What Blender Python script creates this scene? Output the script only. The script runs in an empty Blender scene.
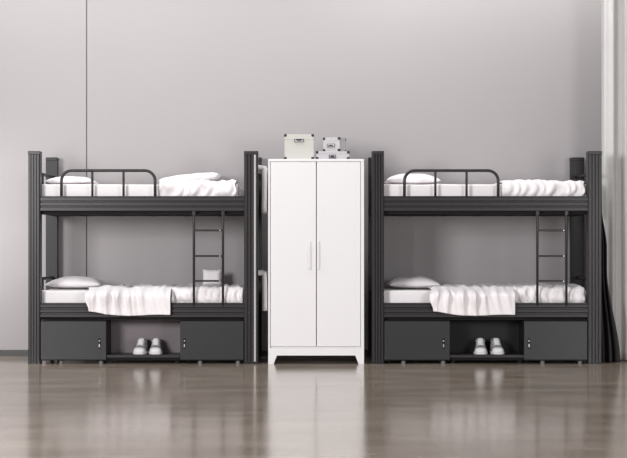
import bpy, bmesh, math, random
from mathutils import Vector, Matrix, noise

scene = bpy.context.scene
COL = scene.collection
PI = math.pi

# ------------------------------------------------------------------ measuring
# camera distance / focal length recovered from the photograph's perspective
D, F, VX, VY, CAMZ = 12.3, 1500.0, 315.0, 254.0, 0.902
def X(px, y=0.0): return (px - VX) * (D + y) / F
def Z(py, y=0.0): return CAMZ + (VY - py) * (D + y) / F

# ------------------------------------------------------------------ materials
def mat(name, col, rough=0.5, metal=0.0, spec=0.5, noise_amt=0.0, noise_scale=20.0, bump=0.0, sheen=0.0):
    m = bpy.data.materials.new(name); m.use_nodes = True
    nt = m.node_tree; b = nt.nodes['Principled BSDF']
    c = tuple(col) + (1.0,)
    b.inputs['Roughness'].default_value = rough
    b.inputs['Metallic'].default_value = metal
    b.inputs['Specular IOR Level'].default_value = spec
    if sheen: b.inputs['Sheen Weight'].default_value = sheen
    tc = nt.nodes.new('ShaderNodeTexCoord')
    n = nt.nodes.new('ShaderNodeTexNoise')
    n.inputs['Scale'].default_value = noise_scale; n.inputs['Detail'].default_value = 4
    nt.links.new(tc.outputs['Object'], n.inputs['Vector'])
    r = nt.nodes.new('ShaderNodeValToRGB')
    k = noise_amt
    r.color_ramp.elements[0].color = tuple(x * (1 - k) for x in col) + (1,)
    r.color_ramp.elements[1].color = tuple(min(1, x * (1 + k)) for x in col) + (1,)
    nt.links.new(n.outputs['Fac'], r.inputs['Fac'])
    nt.links.new(r.outputs['Color'], b.inputs['Base Color'])
    if bump:
        bp = nt.nodes.new('ShaderNodeBump'); bp.inputs['Strength'].default_value = bump
        bp.inputs['Distance'].default_value = 0.004
        nt.links.new(n.outputs['Fac'], bp.inputs['Height'])
        nt.links.new(bp.outputs['Normal'], b.inputs['Normal'])
    return m

M = {}
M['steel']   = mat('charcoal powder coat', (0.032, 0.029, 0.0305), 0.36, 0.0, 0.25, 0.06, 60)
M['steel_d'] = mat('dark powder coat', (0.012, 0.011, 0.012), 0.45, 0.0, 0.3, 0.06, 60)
M['door']    = mat('charcoal cabinet sheet', (0.033, 0.033, 0.0345), 0.36, 0.0, 0.25, 0.04, 3)
M['edge']    = mat('pale post highlight', (0.42, 0.41, 0.405), 0.35, 0.0, 0.6, 0.04, 40)  # light grey that stands for the highlight on one post
M['chrome']  = mat('bright lock metal', (0.42, 0.42, 0.42), 0.35, 0.6, 0.5, 0.02, 40)
M['board']   = mat('black bed board', (0.012, 0.011, 0.012), 0.8, 0.0, 0.2, 0.1, 30)
M['linen']   = mat('white linen', (0.84, 0.80, 0.812), 0.9, 0.0, 0.1, 0.02, 90, 0.15, 0.1)
M['matt']    = mat('white mattress ticking', (0.82, 0.785, 0.795), 0.9, 0.0, 0.1, 0.02, 90, 0.15)
M['white']   = mat('white wardrobe enamel', (0.745, 0.73, 0.735), 0.38, 0.0, 0.4, 0.008, 4)
M['handle']  = mat('pale grey handle', (0.70, 0.685, 0.69), 0.4, 0.0, 0.5, 0.02, 20)
M['box1']    = mat('cream box board', (0.52, 0.515, 0.48), 0.7, 0.0, 0.3, 0.03, 6)
M['box2']    = mat('pale grey box board', (0.47, 0.455, 0.47), 0.7, 0.0, 0.3, 0.03, 6)
M['black']   = mat('black metal corner', (0.003, 0.003, 0.003), 0.5, 0.0, 0.5, 0.05, 50)
M['lblmetal']= mat('grey label frame', (0.12, 0.12, 0.125), 0.4, 0.6, 0.5, 0.05, 50)
M['paper']   = mat('label card', (0.72, 0.71, 0.71), 0.8, 0.0, 0.2, 0.02, 30)
M['shoe']    = mat('light grey shoe mesh', (0.33, 0.32, 0.33), 0.8, 0.0, 0.2, 0.12, 120, 0.3)
M['shoe_w']  = mat('white shoe leather', (0.74, 0.73, 0.73), 0.5, 0.0, 0.3, 0.02, 40)
M['sole']    = mat('pale rubber sole', (0.66, 0.64, 0.64), 0.7, 0.0, 0.3, 0.04, 40)
M['lining']  = mat('dark shoe lining', (0.10, 0.095, 0.10), 0.9, 0.0, 0.1, 0.1, 60)
M['panel_lit'] = mat('back panel in lit mauve grey', (0.20, 0.175, 0.185), 0.7, 0.0, 0.2, 0.05, 4)  # back panel coloured as lit, for the left shelf
M['panel_shaded'] = mat('back panel in shaded black', (0.012, 0.011, 0.012), 0.6, 0.0, 0.3, 0.05, 4)  # same back panel with shade put into its colour, right shelf
M['curtain'] = mat('grey curtain cloth', (0.55, 0.54, 0.53), 0.9, 0.0, 0.1, 0.05, 8)
M['curt_shade']  = mat('dark curtain shade', (0.035, 0.032, 0.033), 0.9, 0.0, 0.1, 0.1, 8)  # shadow tone for the sheet beside the grey curtain
M['foot']    = mat('grey plastic foot', (0.16, 0.155, 0.155), 0.5)
M['wall']    = mat('painted wall', (0.340, 0.320, 0.324), 0.75, 0.0, 0.3, 0.012, 1.5)
M['seam']    = mat('dark wall seam', (0.10, 0.095, 0.095), 0.7, 0.0, 0.3, 0.05, 20)
M['base']    = mat('dark skirting', (0.05, 0.047, 0.047), 0.5, 0.0, 0.4, 0.05, 20)

def floor_material():
    m = bpy.data.materials.new('polished brown floor'); m.use_nodes = True
    nt = m.node_tree; b = nt.nodes['Principled BSDF']
    tc = nt.nodes.new('ShaderNodeTexCoord')
    mp = nt.nodes.new('ShaderNodeMapping'); mp.inputs['Scale'].default_value = (0.7, 1.6, 1)
    nt.links.new(tc.outputs['Object'], mp.inputs['Vector'])
    n = nt.nodes.new('ShaderNodeTexNoise'); n.inputs['Scale'].default_value = 2.2
    n.inputs['Detail'].default_value = 5; n.inputs['Roughness'].default_value = 0.55
    nt.links.new(mp.outputs['Vector'], n.inputs['Vector'])
    r = nt.nodes.new('ShaderNodeValToRGB')
    r.color_ramp.elements[0].position = 0.36; r.color_ramp.elements[0].color = (0.31, 0.250, 0.195, 1)
    r.color_ramp.elements[1].position = 0.68; r.color_ramp.elements[1].color = (0.42, 0.345, 0.28, 1)
    nt.links.new(n.outputs['Fac'], r.inputs['Fac'])
    # planks along X: thin darker joints
    br = nt.nodes.new('ShaderNodeTexBrick')
    br.inputs['Scale'].default_value = 1.0; br.inputs['Brick Width'].default_value = 1.6
    br.inputs['Row Height'].default_value = 0.28; br.inputs['Mortar Size'].default_value = 0.004
    br.inputs['Color1'].default_value = (1, 1, 1, 1); br.inputs['Color2'].default_value = (0.86, 0.86, 0.87, 1)
    br.inputs['Mortar'].default_value = (0.7, 0.68, 0.66, 1)
    nt.links.new(tc.outputs['Object'], br.inputs['Vector'])
    mx = nt.nodes.new('ShaderNodeMix'); mx.data_type = 'RGBA'; mx.blend_type = 'MULTIPLY'
    mx.inputs['Factor'].default_value = 1.0
    nt.links.new(r.outputs['Color'], mx.inputs['A']); nt.links.new(br.outputs['Color'], mx.inputs['B'])
    nt.links.new(mx.outputs['Result'], b.inputs['Base Color'])
    rr = nt.nodes.new('ShaderNodeMapRange')
    rr.inputs['To Min'].default_value = 0.11; rr.inputs['To Max'].default_value = 0.18
    nt.links.new(n.outputs['Fac'], rr.inputs['Value'])
    nt.links.new(rr.outputs['Result'], b.inputs['Roughness'])
    b.inputs['IOR'].default_value = 2.2
    bp = nt.nodes.new('ShaderNodeBump'); bp.inputs['Strength'].default_value = 0.05
    bp.inputs['Distance'].default_value = 0.01
    nt.links.new(n.outputs['Fac'], bp.inputs['Height'])
    nt.links.new(bp.outputs['Normal'], b.inputs['Normal'])
    return m
M['floor'] = floor_material()

# ------------------------------------------------------------------ mesh tools
def link_mesh(name, bm, m, parent=None, smooth=False, loc=None):
    bmesh.ops.recalc_face_normals(bm, faces=bm.faces[:])
    me = bpy.data.meshes.new(name); bm.to_mesh(me); bm.free()
    if smooth:
        for p in me.polygons: p.use_smooth = True
    me.materials.append(m)
    o = bpy.data.objects.new(name, me); COL.objects.link(o)
    if parent: o.parent = parent
    if loc: o.location = loc
    return o

def add_mod_bevel(o, w, seg=2):
    md = o.modifiers.new('bevel', 'BEVEL'); md.width = w; md.segments = seg
    md.limit_method = 'ANGLE'; md.angle_limit = math.radians(40)
    return o

def box(bm, x0, x1, y0, y1, z0, z1):
    vs = [bm.verts.new((x, y, z)) for z in (z0, z1) for y in (y0, y1) for x in (x0, x1)]
    for f in ((0,1,3,2),(4,5,7,6),(0,1,5,4),(2,3,7,6),(0,2,6,4),(1,3,7,5)):
        bm.faces.new([vs[i] for i in f])
    return vs

def tube(bm, pts, r, seg=10):
    pts = [Vector(p) for p in pts]; n = len(pts); rings = []
    up = None
    for i, p in enumerate(pts):
        d = (pts[min(i+1, n-1)] - pts[max(i-1, 0)]).normalized()
        if up is None:
            a = Vector((0, 1, 0)) if abs(d.y) < 0.9 else Vector((1, 0, 0))
            u = d.cross(a).normalized()
        else:
            u = (up - d * up.dot(d)).normalized()
        up = u; v = d.cross(u)
        rings.append([bm.verts.new(p + (u * math.cos(2*PI*k/seg) + v * math.sin(2*PI*k/seg)) * r) for k in range(seg)])
    for a, b in zip(rings[:-1], rings[1:]):
        for k in range(seg):
            bm.faces.new((a[k], a[(k+1) % seg], b[(k+1) % seg], b[k]))
    bm.faces.new(rings[0]); bm.faces.new(rings[-1])

def prism(bm, prof, axis, a, b):
    """extrude a closed 2-D outline; axis 'z': prof=(x,y); axis 'x': prof=(y,z); axis 'y': prof=(x,z)"""
    def P(p, t):
        return (p[0], p[1], t) if axis == 'z' else ((t, p[0], p[1]) if axis == 'x' else (p[0], t, p[1]))
    A = [bm.verts.new(P(p, a)) for p in prof]; B = [bm.verts.new(P(p, b)) for p in prof]
    n = len(prof)
    for i in range(n): bm.faces.new((A[i], A[(i+1) % n], B[(i+1) % n], B[i]))
    bm.faces.new(A); bm.faces.new(B)

def thing(name, label, cat, loc=(0, 0, 0), rz=0.0, group=None):
    o = bpy.data.objects.new(name, None); COL.objects.link(o)
    o.location = loc; o.rotation_euler = (0, 0, rz); o.empty_display_size = 0.1
    o['label'] = label; o['category'] = cat
    if group: o['group'] = group
    return o

def tag(o, label, cat, group=None):
    o['label'] = label; o['category'] = cat
    if group: o['group'] = group
    return o

def struct(name, bm, m):
    o = link_mesh(name, bm, m); o['kind'] = 'structure'; return o

def copy_tree(o, parent=None):
    c = o.copy(); COL.objects.link(c)
    if parent: c.parent = parent
    for ch in list(o.children): copy_tree(ch, c)
    return c

# ------------------------------------------------------------------ setting
YW = 0.94
bm = bmesh.new(); box(bm, -7, 7, -14, YW + 0.1, -0.06, 0.0); struct('floor', bm, M['floor'])
SX = X(86.6, YW)
bm = bmesh.new()
# wall with a real recessed joint where its two panels meet
prism(bm, [(-7, YW), (SX - .005, YW), (SX - .005, YW + .02), (SX + .005, YW + .02), (SX + .005, YW), (7, YW), (7, YW + .1), (-7, YW + .1)], 'z', 0, 4.6)
struct('wall_back', bm, M['wall'])
bm = bmesh.new(); box(bm, SX - .005, SX + .005, YW + .004, YW + .0195, 0.0, 4.6); struct('trim_1', bm, M['seam'])
bm = bmesh.new(); prism(bm, [(YW - .012, 0), (YW, 0), (YW, .056), (YW - .006, .056), (YW - .012, .048)], 'x', -7, 7)
struct('baseboard_back', bm, M['base'])

# ------------------------------------------------------------------ bunk bed
PW = 0.105; PD = 0.09; BH = Z(151); BD = 0.90      # post width / depth, bed height, bed depth
def post_profile(x0, x1, y0, y1, front):
    """hollow-look channel post: three flutes down the outward face"""
    w = x1 - x0; s = 1 if front else -1; yf = y0 if front else y1; yb = y1 if front else y0
    g = 0.012 * s; c = 0.010
    p = [(x0, yf + c * s), (x0 + c, yf)]
    k = 3; fw = (w - 2 * c) / (2 * k + 1)
    for i in range(k):
        a = x0 + c + fw * (2 * i + 1)
        p += [(a, yf), (a + fw * .22, yf + g), (a + fw * .78, yf + g), (a + fw, yf)]
    p += [(x1 - c, yf), (x1, yf + c * s), (x1, yb), (x0, yb)]
    return p

def rail_profile(z0, z1, y0, y1, front=True):
    """bed rail: three rounded ribs with grooves between them"""
    h = z1 - z0; s = 1 if front else -1; yf = y0 if front else y1; yb = y1 if front else y0
    p = [(yb, z0), (yf + .004 * s, z0)]
    n = 3; rh = h / n
    for i in range(n):
        a = z0 + i * rh
        p += [(yf, a + rh * .10), (yf, a + rh * .62), (yf + .010 * s, a + rh * .72), (yf + .010 * s, a + rh * .94)]
    p += [(yf + .004 * s, z1), (yb, z1)]
    return p

UR0, UR1 = Z(211), Z(196)        # upper rail
LR0, LR1 = Z(317.5), Z(303)      # lower rail
BX0, BX1 = X(28), X(258)         # left bed's outer ends
IX0, IX1 = BX0 + PW - .002, BX1 - PW - .004
IX1 = X(244)

def arc(cx, cz, r, a0, a1, y, n=7):
    return [(cx + r * math.cos(a0 + (a1 - a0) * i / n), y, cz + r * math.sin(a0 + (a1 - a0) * i / n)) for i in range(n + 1)]

def make_bed():
    ox = BX0
    t = thing('bunk_bed', 'charcoal metal bunk bed on the left, beside the white wardrobe and the wall seam', 'bunk bed', (ox, 0, 0), 0, 'charcoal metal bunk beds')
    L = lambda px, y=0.0: X(px, y) - ox
    xa, xb, xc, xd = 0.0, L(40), L(244), L(258)
    # four posts, each with cap and foot
    for (x0, x1) in ((xa, xb), (xc, xd)):
        for front in (True, False):
            y0, y1 = (0, PD) if front else (BD - PD, BD)
            bm = bmesh.new(); prism(bm, post_profile(x0, x1, y0, y1, front), 'z', 0.012, BH - .03)
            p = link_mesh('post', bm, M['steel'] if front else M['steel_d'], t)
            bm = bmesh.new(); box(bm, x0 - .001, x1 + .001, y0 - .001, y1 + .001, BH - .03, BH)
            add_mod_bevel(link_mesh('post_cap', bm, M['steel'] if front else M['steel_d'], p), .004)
            bm = bmesh.new(); box(bm, x0 - .001, x1 + .001, y0 - .001, y1 + .001, 0, .014)
            link_mesh('foot_cap', bm, M['steel_d'], p)
    # long rails
    for (z0, z1) in ((UR0, UR1), (LR0, LR1)):
        for front in (True, False):
            y0, y1 = (.012, .062) if front else (BD - .062, BD - .012)
            bm = bmesh.new(); prism(bm, rail_profile(z0, z1, y0, y1, front), 'x', xb, xc)
            link_mesh('side_rail', bm, M['steel'], t)
        for (x0, x1) in ((xa + .03, xa + .075), (xd - .075, xd - .03)):
            bm = bmesh.new(); prism(bm, [(x0, z0 + .02), (x1, z0 + .02), (x1, z1 - .01), (x0, z1 - .01)], 'y', PD, BD - PD)
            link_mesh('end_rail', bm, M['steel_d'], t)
        bm = bmesh.new(); box(bm, xa + .07, xd - .07, .062, BD - .062, z0 - .022, z0 + .006)
        for k in range(1, 6):
            x = xa + .07 + (xd - xa - .14) * k / 6
            box(bm, x - .02, x + .02, .07, BD - .07, z0 - .024, z0 - .022)
        link_mesh('bed_board', bm, M['board'], t)
        # low guard at each end: tube from front post to rear post with one upright
        zt = z1 + .195
        for x in (xa + .06, xd - .06):
            bm = bmesh.new()
            tube(bm, [(x, PD - .01, zt), (x, BD - PD + .01, zt)], .013)
            tube(bm, [(x, .33, z1 - .02), (x, .33, zt)], .010)
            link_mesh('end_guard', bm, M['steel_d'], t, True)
    # hoop guard rail on the upper front
    bm = bmesh.new(); yg = .036; r = .0125
    gx0, gx1, gz1, cr = L(60.7), L(154.7), Z(170.3), .085
    pts = [(gx0, yg, UR1 - .05), (gx0, yg, gz1 - cr)] + arc(gx0 + cr, gz1 - cr, cr, PI, PI / 2, yg)[1:] + \
          arc(gx1 - cr, gz1 - cr, cr, PI / 2, 0, yg) + [(gx1, yg, UR1 - .05)]
    tube(bm, pts, r, 12); g = link_mesh('guard_rail', bm, M['steel'], t, True)
    for px in (91.7, 123):
        bm = bmesh.new(); tube(bm, [(L(px), yg, UR1 - .03), (L(px), yg, gz1)], .010, 10)
        link_mesh('guard_upright', bm, M['steel'], g, True)
    # ladder
    yl = .020
    lad = None
    for px in (193.7, 222.8):
        bm = bmesh.new(); tube(bm, [(L(px), yl + .01, UR0 + .03), (L(px), yl, UR0 - .02), (L(px), yl, LR1 - .03)], .0105, 10)
        s = link_mesh('ladder_rail', bm, M['steel'], t, True)
        bm = bmesh.new(); box(bm, L(px) - .013, L(px) + .013, yl - .014, yl + .014, UR0 - .03, UR0 - .001)
        link_mesh('ladder_hook', bm, M['steel'], s)
    for py in (230.3, 256, 281):
        z = Z(py)
        bm = bmesh.new(); box(bm, L(193.7), L(222.8), yl - .012, yl + .03, z - .008, z + .008)
        ru = add_mod_bevel(link_mesh('ladder_rung', bm, M['steel'], t), .005)
        bm = bmesh.new(); tube(bm, [(L(219.8), yl - .016, z), (L(219.8), yl - .011, z)], .006, 8)
        link_mesh('rung_screw', bm, M['chrome'], ru)
    return t

bedL = make_bed()
OFF = 344.0 * D / F
bedR = copy_tree(bedL); bedR.location.x += OFF
bedR['label'] = 'charcoal metal bunk bed on the right, between the white wardrobe and the grey curtain'
# pale strip painting in the highlight on the wardrobe-side post of the left bed
bm = bmesh.new(); box(bm, X(253.9) - BX0, X(255.9) - BX0, -.004, .004, .02, BH - .03)
e = add_mod_bevel(link_mesh('highlight_strip', bm, M['edge'], bedL), .002); e['label'] = 'pale strip painted as post highlight'

# ------------------------------------------------------------------ under-bed cabinets
CZ0, CZ1 = .026, LR0 - .026
def make_cabinet(name, label, x0, x1, handle_px, hinge_left):
    w = x1 - x0; dpt = .30
    t = thing(name, label, 'cabinet', (x0, .008, 0), 0, 'small metal cabinets under the bunk beds')
    bm = bmesh.new(); box(bm, 0, w, .016, dpt, CZ0, CZ1)
    add_mod_bevel(link_mesh('cabinet_body', bm, M['steel_d'], t), .003)
    bm = bmesh.new(); box(bm, .001, w - .001, -.006, .016, CZ0 + .008, CZ1 - .006)
    d = add_mod_bevel(link_mesh('cabinet_door', bm, M['door'], t), .004)
    hx = handle_px - x0; hz = Z(343.5)
    bm = bmesh.new(); box(bm, hx - .009, hx + .009, -.011, -.006, hz - .042, hz + .042)
    h = add_mod_bevel(link_mesh('door_handle', bm, M['board'], d), .004)
    bm = bmesh.new(); box(bm, hx - .005, hx + .004, -.016, -.011, hz - .03, hz - .004)
    tube(bm, [(hx, -.015, hz + .022), (hx, -.010, hz + .022)], .006, 10)
    link_mesh('door_lock', bm, M['chrome'], h)
    for fx in (.16, w - .05):
        bm = bmesh.new(); tube(bm, [(fx, .06, 0), (fx, .06, .012), (fx, .06, CZ0 + .001)], .018, 12)
        link_mesh('cabinet_foot', bm, M['foot'], t)
    for fx in (.05, w - .05):
        bm = bmesh.new(); tube(bm, [(fx, dpt - .05, 0), (fx, dpt - .05, CZ0 + .001)], .018, 12)
        link_mesh('cabinet_foot', bm, M['foot'], t)
    return t
cabs = [
  ('grey steel cabinet under the left bunk, beneath its pillow end', 40.4, 106, 99.5),
  ('grey steel cabinet under the left bunk, beneath its ladder', 180, 243.6, 184.5),
  ('grey steel cabinet under the right bunk, beneath its pillow end next to the white wardrobe', 384.4, 450, 443.5),
  ('grey steel cabinet under the right bunk, beneath its ladder near the curtain', 524.3, 587.6, 529)]
for lab, a, b, h in cabs:
    make_cabinet('storage_cabinet', lab, X(a), X(b), X(h), True)

def make_shelf(label, a, b, m):
    x0, x1 = X(a) + .002, X(b) - .002
    t = thing('shoe_shelf', label, 'shelf', (x0, .008, 0), 0, 'open shoe shelves under the bunk beds'); w = x1 - x0
    zt = Z(355)
    bm = bmesh.new(); box(bm, 0, w, .004, .29, zt - .024, zt)
    add_mod_bevel(link_mesh('shelf_board', bm, M['steel'], t), .003)
    bm = bmesh.new(); box(bm, 0, w, .29, .30, .03, CZ1)
    link_mesh('back_panel', bm, m, t)['label'] = 'back panel in lit mauve grey' if m is M['panel_lit'] else 'back panel in shaded black'
    bm = bmesh.new(); box(bm, 0, w, .03, .05, .028, zt - .024)
    link_mesh('gap_shade_plate', bm, M['board'], t)  # dark plate added to keep light out of the gap below
    for fx in (.03, w - .03):
        bm = bmesh.new(); box(bm, fx - .015, fx + .015, .055, .085, 0, zt - .024)
        link_mesh('shelf_foot', bm, M['board'], t)
    return t, zt
_, SHZ = make_shelf('open shoe shelf with mauve grey back between the left bunk\'s two cabinets', 106, 180, M['panel_lit'])  # mauve grey is the back panel coloured as lit
make_shelf('open shoe shelf with black back between the right bunk\'s two cabinets', 450, 524.3, M['panel_shaded'])  # black is the same back panel with shade put into its colour

# ------------------------------------------------------------------ sneakers
def make_shoe():
    t = thing('sneaker', '', 'shoe')
    Ln = .25
    # along the length u: 0 toe (towards -Y) .. 1 heel : half width, top height
    prof = [(0.0, .008, .026), (.015, .020, .038), (.05, .033, .050), (.12, .043, .060), (.25, .049, .066), (.4, .047, .083),
            (.55, .043, .103), (.7, .041, .118), (.85, .040, .124), (.95, .034, .128), (1.0, .022, .126)]
    def loft(prof, z0, top, seg=12):
        bm = bmesh.new(); rings = []
        for u, hw, h in prof:
            y = -Ln / 2 + Ln * u; ring = []
            for k in range(seg + 1):
                a = PI * k / seg
                x = hw * math.copysign(abs(math.cos(a)) ** .7, math.cos(a))
                ring.append(bm.verts.new((x, y, z0 + (top(h) - z0) * abs(math.sin(a)) ** .75)))
            rings.append(ring)
        for a, b in zip(rings[:-1], rings[1:]):
            for k in range(seg): bm.faces.new((a[k], a[k+1], b[k+1], b[k]))
            bm.faces.new((a[0], b[0], b[seg], a[seg]))
        bm.faces.new(rings[0]); bm.faces.new(rings[-1])
        return bm
    link_mesh('shoe_upper', loft(prof, .022, lambda h: h), M['shoe'], t, True)
    cap = [(max(u, 0) * 1, hw + .0015, h + .002) for u, hw, h in prof[:5]]
    link_mesh('toe_cap', loft(cap, .022, lambda h: h), M['shoe_w'], t, True)
    # sole
    bm = bmesh.new(); o = []
    for u, hw, h in prof: o.append((hw + .005, -Ln/2 + Ln*u))
    o2 = o + [(-x, y) for x, y in reversed(o)]
    o2 = [(x, y - .006 if y < -Ln/2 + .02 else (y + .006 if y > Ln/2 - .02 else y)) for x, y in o2]
    prism(bm, o2, 'z', 0, .026)
    add_mod_bevel(link_mesh('shoe_sole', bm, M['sole'], t), .005)
    # collar opening: dark lining plus a padded ring around it
    ring = []
    for k in range(18):
        a = 2 * PI * k / 18
        ring.append((.031 * math.cos(a), .055 + .052 * math.sin(a), .112 + .016 * math.sin(a)))
    bm = bmesh.new(); tube(bm, ring + [ring[0]], .0085, 8); link_mesh('shoe_collar', bm, M['shoe'], t, True)
    bm = bmesh.new(); bm.faces.new([bm.verts.new((p[0], p[1], p[2] + .004)) for p in ring])
    link_mesh('shoe_lining', bm, M['lining'], t)
    # tongue
    bm = bmesh.new(); g = []
    for j in range(6):
        v = j / 5; y = -.045 + .055 * v; z = .078 + .058 * v; hw = .018 + .006 * v
        g.append([bm.verts.new((hw * s, y, z + .006 * (1 - s * s))) for s in (-1, -.5, 0, .5, 1)])
    for a, b in zip(g[:-1], g[1:]):
        for k in range(4): bm.faces.new((a[k], a[k+1], b[k+1], b[k]))
    tg = link_mesh('shoe_tongue', bm, M['shoe_w'], t, True)
    md = tg.modifiers.new('solid', 'SOLIDIFY'); md.thickness = .006
    for j in range(4):
        y = -.048 + .016 * j; z = .081 + .0135 * j
        bm = bmesh.new(); tube(bm, [(-.030, y + .004, z - .006), (-.014, y, z + .006), (.014, y + .003, z + .006), (.030, y + .006, z - .005)], .0032, 6)
        link_mesh('shoe_lace', bm, M['shoe_w'], t, True)
    return t
sh0 = make_shoe()
spots = [(141.0, -.10, 'left bunk', 'left'), (155.8, .05, 'left bunk', 'right'), (480.6, -.09, 'right bunk', 'left'), (496.6, .05, 'right bunk', 'right')]
for i, (px, a, bd, sd) in enumerate(spots):
    s = sh0 if i == 0 else copy_tree(sh0)
    s.location = (X(px, .14), .150, SHZ + .0005); s.rotation_euler.z = a
    s['label'] = f'pale grey sneaker under the {bd} bed, the {sd} one of its pair'
    s['group'] = 'pale sneakers on the shoe shelves'
    s.scale = (1.04, .9, .93)

# ------------------------------------------------------------------ bedding
def rounded_slab(name, x0, x1, y0, y1, z0, z1, label, seed):
    bm = bmesh.new(); box(bm, x0, x1, y0, y1, z0, z1)
    bmesh.ops.subdivide_edges(bm, edges=bm.edges[:], cuts=14, use_grid_fill=True)
    for v in bm.verts:
        n = noise.noise(Vector((v.co.x * 5 + seed, v.co.y * 5, v.co.z * 5)))
        if v.co.z > z1 - .02: v.co.z += n * .006
        if v.co.y < y0 + .02: v.co.y += abs(n) * .005
    o = link_mesh(name, bm, M['matt'], None, True)
    md = o.modifiers.new('bevel', 'BEVEL'); md.width = .022; md.segments = 4; md.limit_method = 'ANGLE'; md.angle_limit = math.radians(50)
    return tag(o, label, 'mattress', 'white mattresses on the bunks')

MY0, MY1 = .095, .80
UZ = Z(184.2, MY0); LZ = Z(290.5, MY0)
for sfx, off in (('left', 0), ('right', 344)):
    a, b = X(28 + off) + .086, X(258 + off) - .086
    bu = X(237.5) if off == 0 else b
    rounded_slab('mattress', a, bu, MY0, MY1, UR0 + .007, UZ, f'white mattress on the upper tier of the {sfx} bunk bed', off * .01 + 1)
    rounded_slab('mattress', a, b, MY0, MY1, LR0 + .007, LZ, f'white mattress on the lower tier of the {sfx} bunk bed', off * .01 + 4)

def pillow(label, cx, cy, cz, sx, sy, h, rot=(0, 0, 0), seed=0.0, p=2.6, low=.32, name='pillow', cat='pillow', group='white pillows on the bunks'):
    bm = bmesh.new(); nu, nv = 28, 20; top = []; bot = []
    for i in range(nu + 1):
        ct, cb = [], []
        for j in range(nv + 1):
            u = -1 + 2 * i / nu; v = -1 + 2 * j / nv
            x = u * sx * (1 - .06 * (1 - v * v) * abs(u)); y = v * sy * (1 - .08 * (1 - u * u) * abs(v))
            tt = (max(0, 1 - abs(u) ** p) * max(0, 1 - abs(v) ** p)) ** .55
            n = noise.noise(Vector((x * 9 + seed, y * 9, seed))) * .010 * tt
            edge = (i in (0, nu)) or (j in (0, nv))
            vt = bm.verts.new((x, y, h * tt * (1 - low) + n)); ct.append(vt)
            cb.append(vt if edge else bm.verts.new((x, y, -h * tt * low)))
        top.append(ct); bot.append(cb)
    for i in range(nu):
        for j in range(nv):
            bm.faces.new((top[i][j], top[i+1][j], top[i+1][j+1], top[i][j+1]))
            f = [bot[i][j], bot[i][j+1], bot[i+1][j+1], bot[i+1][j]]
            if set(f) != {top[i][j], top[i+1][j], top[i+1][j+1], top[i][j+1]}:
                bm.faces.new(f)
    o = link_mesh(name, bm, M['linen'], None, True, (cx, cy, cz)); o.rotation_euler = rot
    return tag(o, label, cat, group)

def smooth01(t): t = max(0, min(1, t)); return t * t * (3 - 2 * t)

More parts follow.
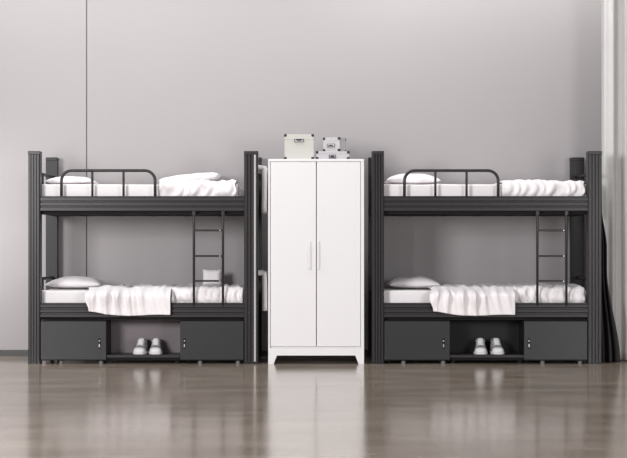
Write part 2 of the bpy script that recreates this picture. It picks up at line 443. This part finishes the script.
def blanket(label, x0, x1, ztop, drape_end=None, zhem=None, ztuck=0, seed=0.0, amp=.014, x_clear=None, yback=.76, name='blanket'):
    """rumpled sheet on the mattress; left of drape_end it hangs over the front rail, right of it it is tucked inside the rail.
    Left of x_clear it stays in front of the pillow."""
    bm = bmesh.new(); W = x1 - x0; nu = max(24, int(W / .0085)); nb = 18
    xs = [x0 + W * i / nu for i in range(nu + 1)]
    def ridge(a, b, c): return 1 - abs(noise.noise(Vector((a, b, c)))) * 2.2
    def gather(x, y):
        wob = .05 * noise.noise(Vector((x * 3 + seed, y * 4, seed + 3)))
        r = ridge((x + wob) * 13 + seed, y * 2.2, seed + 9)
        r2 = noise.noise(Vector(((x + wob) * 30 + seed, y * 5, seed + 1)))
        big = noise.noise(Vector((x * 6 + seed * 3, y * 2, seed + 12)))
        return max(0, .75 * r + .35 * r2 + .55 * big + .25)
    top = []
    yf = MY0 - .006
    for i, x in enumerate(xs):
        c = []
        yb = yback
        if x_clear is not None: yb = .30 + (yback - .30) * smooth01((x - x_clear + .03) / .09)
        ez = smooth01(min(i, nu - i) / 5.0)
        for j in range(nb + 1):
            t = j / nb; y = yb + (yf - yb) * t
            g = gather(x, y)
            z = ztop + .020 + amp * (.3 + .7 * ez) * g * (1 - .25 * smooth01((t - .9) / .1)) - .004 * smooth01((t - .92) / .08)
            c.append(bm.verts.new((x + .010 * noise.noise(Vector((y * 7, seed, x * 4))), y, z)))
        top.append(c)
    for i in range(nu):
        for j in range(nb): bm.faces.new((top[i][j], top[i+1][j], top[i+1][j+1], top[i][j+1]))
    bsplit = -1
    if drape_end is not None:
        bsplit = max(i for i, x in enumerate(xs) if x <= drape_end)
        nd = 18; cols = []
        for i in range(bsplit + 1):
            x = xs[i]; v0 = top[i][nb]; c = [v0]
            L = (x - x0) / (xs[bsplit] - x0)
            hem = zhem + .030 * (1 - smooth01(L / .32)) + .004 * math.sin(L * 9)
            for j in range(1, nd + 1):
                t = j / nd
                yy = yf + (-.020 - yf) * smooth01(t / .42)
                z = v0.co.z + (hem - v0.co.z) * (t ** 1.35)
                # folds fan out from the gathered part and die away to the right and towards the hem
                xc = x + .10 * (t - .3) * (.35 - L)
                a = .5 + .5 * math.sin(xc * 66 + 2.2 * noise.noise(Vector((xc * 5 + seed, seed, 2))) + seed)
                k = (1 - .8 * smooth01((L - .52) / .22)) * (.35 + .65 * smooth01(L / .12))
                f2 = max(0, ridge(xc * 15 + seed + z * 3, z * 2.5, seed + 4))
                on = smooth01(t / .30) * (1 - .55 * smooth01((t - .45) / .5))
                yy -= on * (k * (.068 * a ** 2.4 + .036 * f2) + .009 * f2)
                xx = x + (.016 * math.sin(z * 30 + 1.0) + .004) * (1 - smooth01(L / .10))
                c.append(bm.verts.new((xx, yy, z)))
            cols.append(c)
        for a, b in zip(cols[:-1], cols[1:]):
            for j in range(nd): bm.faces.new((a[j], b[j], b[j+1], a[j+1]))
    if bsplit < nu:
        i0 = max(bsplit, 0); cols = []; nd = 8
        for i in range(i0, nu + 1):
            x = xs[i]; v0 = top[i][nb]; c = [v0]
            e = 1 - smooth01(min(nu - i, 6) / 6.0) if drape_end is None else 0
            for j in range(1, nd + 1):
                t = j / nd
                z = v0.co.z + (ztuck - v0.co.z) * t
                f = max(0, ridge(x * 15 + seed + .6 * math.sin(z * 25), z * 4, 7))
                yy = yf + .001 - .024 * f * math.sin(PI * min(1, .15 + t * .8))
                out = .075 + (.085 - .075) * 0
                yy = max(yy, .072)
                if z > LIM(z): yy = yy - .026 * f * math.sin(PI * t)
                c.append(bm.verts.new((x - e * .03 * (1 - math.sin(PI * t)), yy, z)))
            cols.append(c)
        for a, b in zip(cols[:-1], cols[1:]):
            for j in range(nd): bm.faces.new((a[j], b[j], b[j+1], a[j+1]))
    o = link_mesh(name, bm, M['linen'], None, True)
    md = o.modifiers.new('solid', 'SOLIDIFY'); md.thickness = .007; md.offset = 0
    md = o.modifiers.new('sub', 'SUBSURF'); md.levels = 1; md.render_levels = 1
    return tag(o, label, 'blanket', 'rumpled white blankets on the bunks')
def LIM(z):
    """height of the rail top below which the tucked edge must stay behind the rail"""
    return (UR1 if z > 1 else LR1) + .008

# left bunk
pillow('long flat white pillow at the left end of the left bunk\'s upper tier', X(72, .5), .50, UZ + .035, .20, .22, .075, (0, 0, 0), 1)
pillow('white pillow at the left end of the left bunk\'s lower tier', X(76.5, .56), .565, LZ + .040, .243, .22, .098, (0, 0, 0), 2)
pillow('white pillow tilted up behind the blanket on the left bunk\'s upper tier', X(190.5, .62), .62, UZ + .074, .262, .165, .075, (0, -.105, 0), 3, 5, .55)
pillow('white cushion standing behind the ladder on the left bunk\'s lower tier', X(212.3, .72), .72, LZ + .094, .085, .078, .09, (math.radians(80), 0, 0), 4, 4, .4, 'cushion', 'cushion', None)
blanket('gathered white blanket on the upper tier of the left bunk', X(158.5), X(236), UZ, None, None, UR1 - .03, 3.1, .022, None, .42)
blanket('rumpled white blanket on the left bunk\'s lower tier, hanging over the front rail', X(86.5), X(242.5), LZ - .001, X(171), Z(315.3, -.03), LR1 - .03, 7.7, .022, X(110), .64)
# right bunk
pillow('flat white pillow at the left end of the right bunk\'s upper tier', X(412, .5), .50, UZ + .040, .235, .22, .10, (0, 0, 0), 5)
pillow('white pillow at the left end of the right bunk\'s lower tier', X(413.5, .56), .565, LZ + .040, .222, .22, .098, (0, 0, 0), 6)
blanket('gathered white blanket on the upper tier of the right bunk', X(502.5), X(586.5), UZ, None, None, UR1 - .03, 13.4, .018)
blanket('rumpled white blanket on the right bunk\'s lower tier, hanging over the front rail', X(430.5), X(586.5), LZ - .001, X(515.3), Z(315.3, -.03), LR1 - .03, 17.2, .022, X(448))

# white bed linen hanging out over the wardrobe-side end of the left bunk, on both tiers
def end_cloth(label, ztop, zbot, seed):
    bm = bmesh.new(); xe = X(258); g = []
    ny, nz = 14, 14
    for j in range(nz + 1):
        t = j / nz; r = []
        for i in range(ny + 1):
            y = PD + .03 + (BD - 2 * PD - .06) * i / ny
            n = noise.noise(Vector((y * 9 + seed, t, seed)))
            if t < .15: x = xe - .062 + .110 * smooth01(t / .15); z = ztop + .006 * math.sin(PI * t / .15)
            else: x = xe + .048 + .010 * n * t; z = ztop + (zbot - ztop) * (t - .15) / .85
            r.append(bm.verts.new((x + .002, y, z)))
        g.append(r)
    for a, b in zip(g[:-1], g[1:]):
        for i in range(ny): bm.faces.new((a[i], a[i+1], b[i+1], b[i]))
    o = link_mesh('hanging_sheet', bm, M['linen'], None, True)
    md = o.modifiers.new('solid', 'SOLIDIFY'); md.thickness = .040; md.offset = 0
    return tag(o, label, 'sheet', 'white sheets hung over the bunk end')
end_cloth('white sheet hung over the upper end guard of the left bunk, beside the wardrobe', UR1 + .237, Z(212, .1), 2)
end_cloth('white sheet hung over the lower end guard of the left bunk, beside the wardrobe', LR1 + .237, Z(311, .1), 6)

# ------------------------------------------------------------------ wardrobe
def make_wardrobe():
    x0, x1 = X(268.2), X(364); w = x1 - x0; y0 = .0; dp = .50; zt = Z(159); zp = Z(347)
    t = thing('wardrobe', 'tall white two-door wardrobe standing between the two bunk beds', 'wardrobe', (x0, y0, 0))
    bm = bmesh.new(); th = .022
    box(bm, 0, .014, .0, .02, zp - .01, zt - .022); box(bm, w - .026, w, .0, .02, zp - .01, zt - .022)
    box(bm, 0, th, .02, dp, zp - .01, zt - .02); box(bm, w - th - .006, w, .02, dp, zp - .01, zt - .02)
    box(bm, th, w - th - .006, .02, dp, zp - .01, zp + .012); box(bm, th, w - th - .006, dp - .012, dp, zp + .012, zt - .02)
    link_mesh('carcass', bm, M['white'], t)
    bm = bmesh.new(); box(bm, -.001, w + .001, -.001, dp, zt - .022, zt)
    add_mod_bevel(link_mesh('wardrobe_top', bm, M['white'], t), .004)
    xm = X(316.4) - x0
    for (a, b, hx, lab) in ((.0195, xm - .003, xm - .057, 'l'), (xm + .003, w - .029, xm + .015, 'r')):
        bm = bmesh.new(); box(bm, a, b, -.001, .020, zp + .004, zt - .0245)
        d = add_mod_bevel(link_mesh('wardrobe_door', bm, M['white'], t), .003)
        bm = bmesh.new(); hz0, hz1 = Z(269.5), Z(241.5)
        box(bm, hx - .012, hx + .012, -.011, -.005, hz0, hz1)
        for z in (hz0 + .02, hz1 - .02): box(bm, hx - .006, hx + .006, -.006, .001, z - .008, z + .008)
        add_mod_bevel(link_mesh('door_handle', bm, M['handle'], d), .003)['label'] = 'pale grey bar handle'
    # plinth with cut-out and splayed bracket feet, front and both sides
    bm = bmesh.new(); zc = Z(355.5); f = .062
    prism(bm, [(0, 0), (f * .72, 0), (f * 1.15, zc), (w - f * 1.15, zc), (w - f * .72, 0), (w, 0), (w, zp - .01), (0, zp - .01)], 'y', .0, .022)
    for xs in (0, w - .022):
        prism(bm, [(.022, 0), (.07, 0), (.10, zc), (dp - .10, zc), (dp - .06, 0), (dp, 0), (dp, zp - .01), (.022, zp - .01)], 'x', xs, xs + .022)
    link_mesh('plinth', bm, M['white'], t)
    return t, zt
_, WZ = make_wardrobe()

# ------------------------------------------------------------------ storage boxes
def make_box(label, x0, x1, y0, dp, z0, z1, m, lab, lid):
    w = x1 - x0; h = z1 - z0
    t = thing('storage_box', label, 'box', (x0, y0, z0), 0, 'storage boxes on the wardrobe')
    bm = bmesh.new(); box(bm, .002, w - .002, .002, dp - .002, 0, h - lid)
    link_mesh('box_base', bm, m, t)
    bm = bmesh.new(); box(bm, 0, w, 0, dp, h - lid, h)
    add_mod_bevel(link_mesh('box_lid', bm, m, t), .002)
    c = .021
    for cx in (0, 1):
        for cy in (0, 1):
            for cz in (0, 1):
                bm = bmesh.new()
                ax, bx = (-.002, c) if cx == 0 else (w - c, w + .002)
                ay, by = (-.002, c) if cy == 0 else (dp - c, dp + .002)
                az, bz = (0, c) if cz == 0 else (h - c, h + .002)
                box(bm, ax, bx, ay, by, az, bz)
                add_mod_bevel(link_mesh('corner_protector', bm, M['black'], t), .005, 3)
    lx0, lx1, lz0, lz1 = lab
    bm = bmesh.new(); f = .006
    for b in ((lx0, lx1, lz0, lz0 + f), (lx0, lx1, lz1 - f, lz1), (lx0, lx0 + f, lz0 + f, lz1 - f), (lx1 - f, lx1, lz0 + f, lz1 - f)):
        box(bm, b[0], b[1], -.006, .003, b[2], b[3])
    h_ = link_mesh('label_holder', bm, M['lblmetal'], t)
    bm = bmesh.new(); box(bm, lx0 + f, lx1 - f, -.002, .003, lz0 + f, lz1 - f); link_mesh('label_card', bm, M['paper'], h_)
    xm = (lx0 + lx1) / 2; zz = lz1 - .010 if lid > .03 else lz0 + .008
    bm = bmesh.new(); n = 8; s = -1 if lid > .03 else 1
    prism(bm, [(xm + (lx1 - lx0) * .36 * math.cos(PI * k / n), zz + s * 0 + .014 * math.sin(PI * k / n) * (1 if s > 0 else -1) + (0 if s > 0 else .008)) for k in range(n + 1)], 'y', -.008, -.001)
    link_mesh('label_pull', bm, M['black'], h_)
    return t
yb = .06
def ZB(py): return Z(py, yb)
b0 = X(284.3, yb)
make_box('large cream box with black corners on top of the wardrobe', b0, X(313.8, yb), yb, .30, WZ, ZB(134.3), M['box1'],
         (X(294.3, yb) - b0, X(303.8, yb) - b0, ZB(142.2) - WZ, ZB(139) - WZ), .045)
b1 = X(316, yb); zl = ZB(151.2)
make_box('low flat grey box on the wardrobe under the smaller box', b1, X(349.3, yb), yb, .34, WZ, zl, M['box2'],
         (X(329, yb) - b1, X(335.8, yb) - b1, ZB(159) - WZ + .004, ZB(155) - WZ), .022)
b2 = X(323.0, .15)
sb = make_box('small grey box turned aside, stacked on the low flat box on the wardrobe', b2, b2 + .148, .15, .155, zl + .0025, Z(137.6, .13), M['box2'],
         (.036, .106, Z(147.8, .13) - zl, Z(144, .13) - zl), .028)
sb.rotation_euler.z = math.radians(-21)      # its right side shows

# ------------------------------------------------------------------ curtain and its modelled shade on the right
def curtain(name, label, pts_fn, z1, m, nx=120, nz=40):
    bm = bmesh.new(); g = []
    for j in range(nz + 1):
        t = j / nz; r = [bm.verts.new(pts_fn(i / nx, t)) for i in range(nx + 1)]; g.append(r)
    for a, b in zip(g[:-1], g[1:]):
        for i in range(nx): bm.faces.new((a[i], a[i+1], b[i+1], b[i]))
    o = link_mesh(name, bm, m, None, True)
    md = o.modifiers.new('solid', 'SOLIDIFY'); md.thickness = .006; md.offset = 0
    return tag(o, label, 'curtain')
CZT = 3.6
def grey_curtain(u, t):
    x = X(603.5, .3) + .75 * u
    y = .34 + .028 * math.sin(u * 2 * PI * 6.2 + .6) + .010 * math.sin(u * 2 * PI * 14 + 1)
    return (x, y, .01 + (CZT - .01) * (1 - t))
curtain('grey_curtain', 'long pale grey pleated curtain at the right edge, beside the right bunk', grey_curtain, CZT, M['curtain'])
def shade_sheet(u, t):  # dark sheet whose flared shape stands for the shadow on the curtain
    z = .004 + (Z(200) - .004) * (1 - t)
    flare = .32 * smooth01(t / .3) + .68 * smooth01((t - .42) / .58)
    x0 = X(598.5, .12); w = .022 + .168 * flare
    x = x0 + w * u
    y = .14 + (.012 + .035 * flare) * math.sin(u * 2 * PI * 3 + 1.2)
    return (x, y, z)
curtain('curtain_shade', 'short charcoal drape with flared hem on the floor behind the right bunk\'s outer post', shade_sheet, 2, M['curt_shade'], 60, 40)  # not a real drape: dark sheet that stands for the shadow on the curtain

# ------------------------------------------------------------------ light
w = bpy.data.worlds.new('World'); scene.world = w; w.use_nodes = True
bg = w.node_tree.nodes['Background']
bg.inputs['Color'].default_value = (1.0, 0.985, 0.995, 1); bg.inputs['Strength'].default_value = 0.40

def area(name, loc, target, sx, sy, power, col=(1, 1, 1)):
    l = bpy.data.lights.new(name, 'AREA'); l.shape = 'RECTANGLE'; l.size = sx; l.size_y = sy
    l.energy = power; l.color = col
    o = bpy.data.objects.new(name, l); COL.objects.link(o); o.location = loc
    d = Vector(target) - Vector(loc); o.rotation_euler = d.to_track_quat('-Z', 'Y').to_euler()
    return o
area('key_softbox', (-4.6, -8.2, 2.3), (.2, 0, 1.0), 1.8, 1.8, 530, (1, .99, .995))
area('wall_wash_left', (-1.6, -.45, 4.0), (-1.5, .25, 2.0), 4.6, .5, 78, (1, 1, 1))
area('wall_wash_right', (2.0, .30, 3.75), (2.0, .6, 2.0), 3.4, .3, 30, (1, 1, 1))
area('right_fill', (4.4, -8.0, 1.5), (2.4, 0, .9), 1.6, 1.4, 170, (1, .99, .995))  # unseen fill added to lift whites and metal on the right
area('left_fill', (-3.15, .12, 1.1), (-2.3, YW, .8), .4, 1.5, 10, (1, .99, .99))  # unseen light added to brighten the wall at far left

# ------------------------------------------------------------------ camera
cam = bpy.data.cameras.new('camera'); co = bpy.data.objects.new('camera', cam); COL.objects.link(co)
cam.sensor_fit = 'HORIZONTAL'; cam.sensor_width = 36; cam.lens = F / 627.0 * 36
co.location = (0, -D, CAMZ); co.rotation_euler = (PI / 2, 0, 0)
cam.shift_x = -(VX - 313.5) / 627.0; cam.shift_y = (VY - 229.0) / 627.0
cam.clip_end = 100
scene.camera = co
scene.view_settings.view_transform = 'Standard'
scene.view_settings.look = 'None'
scene.view_settings.exposure = 0.0
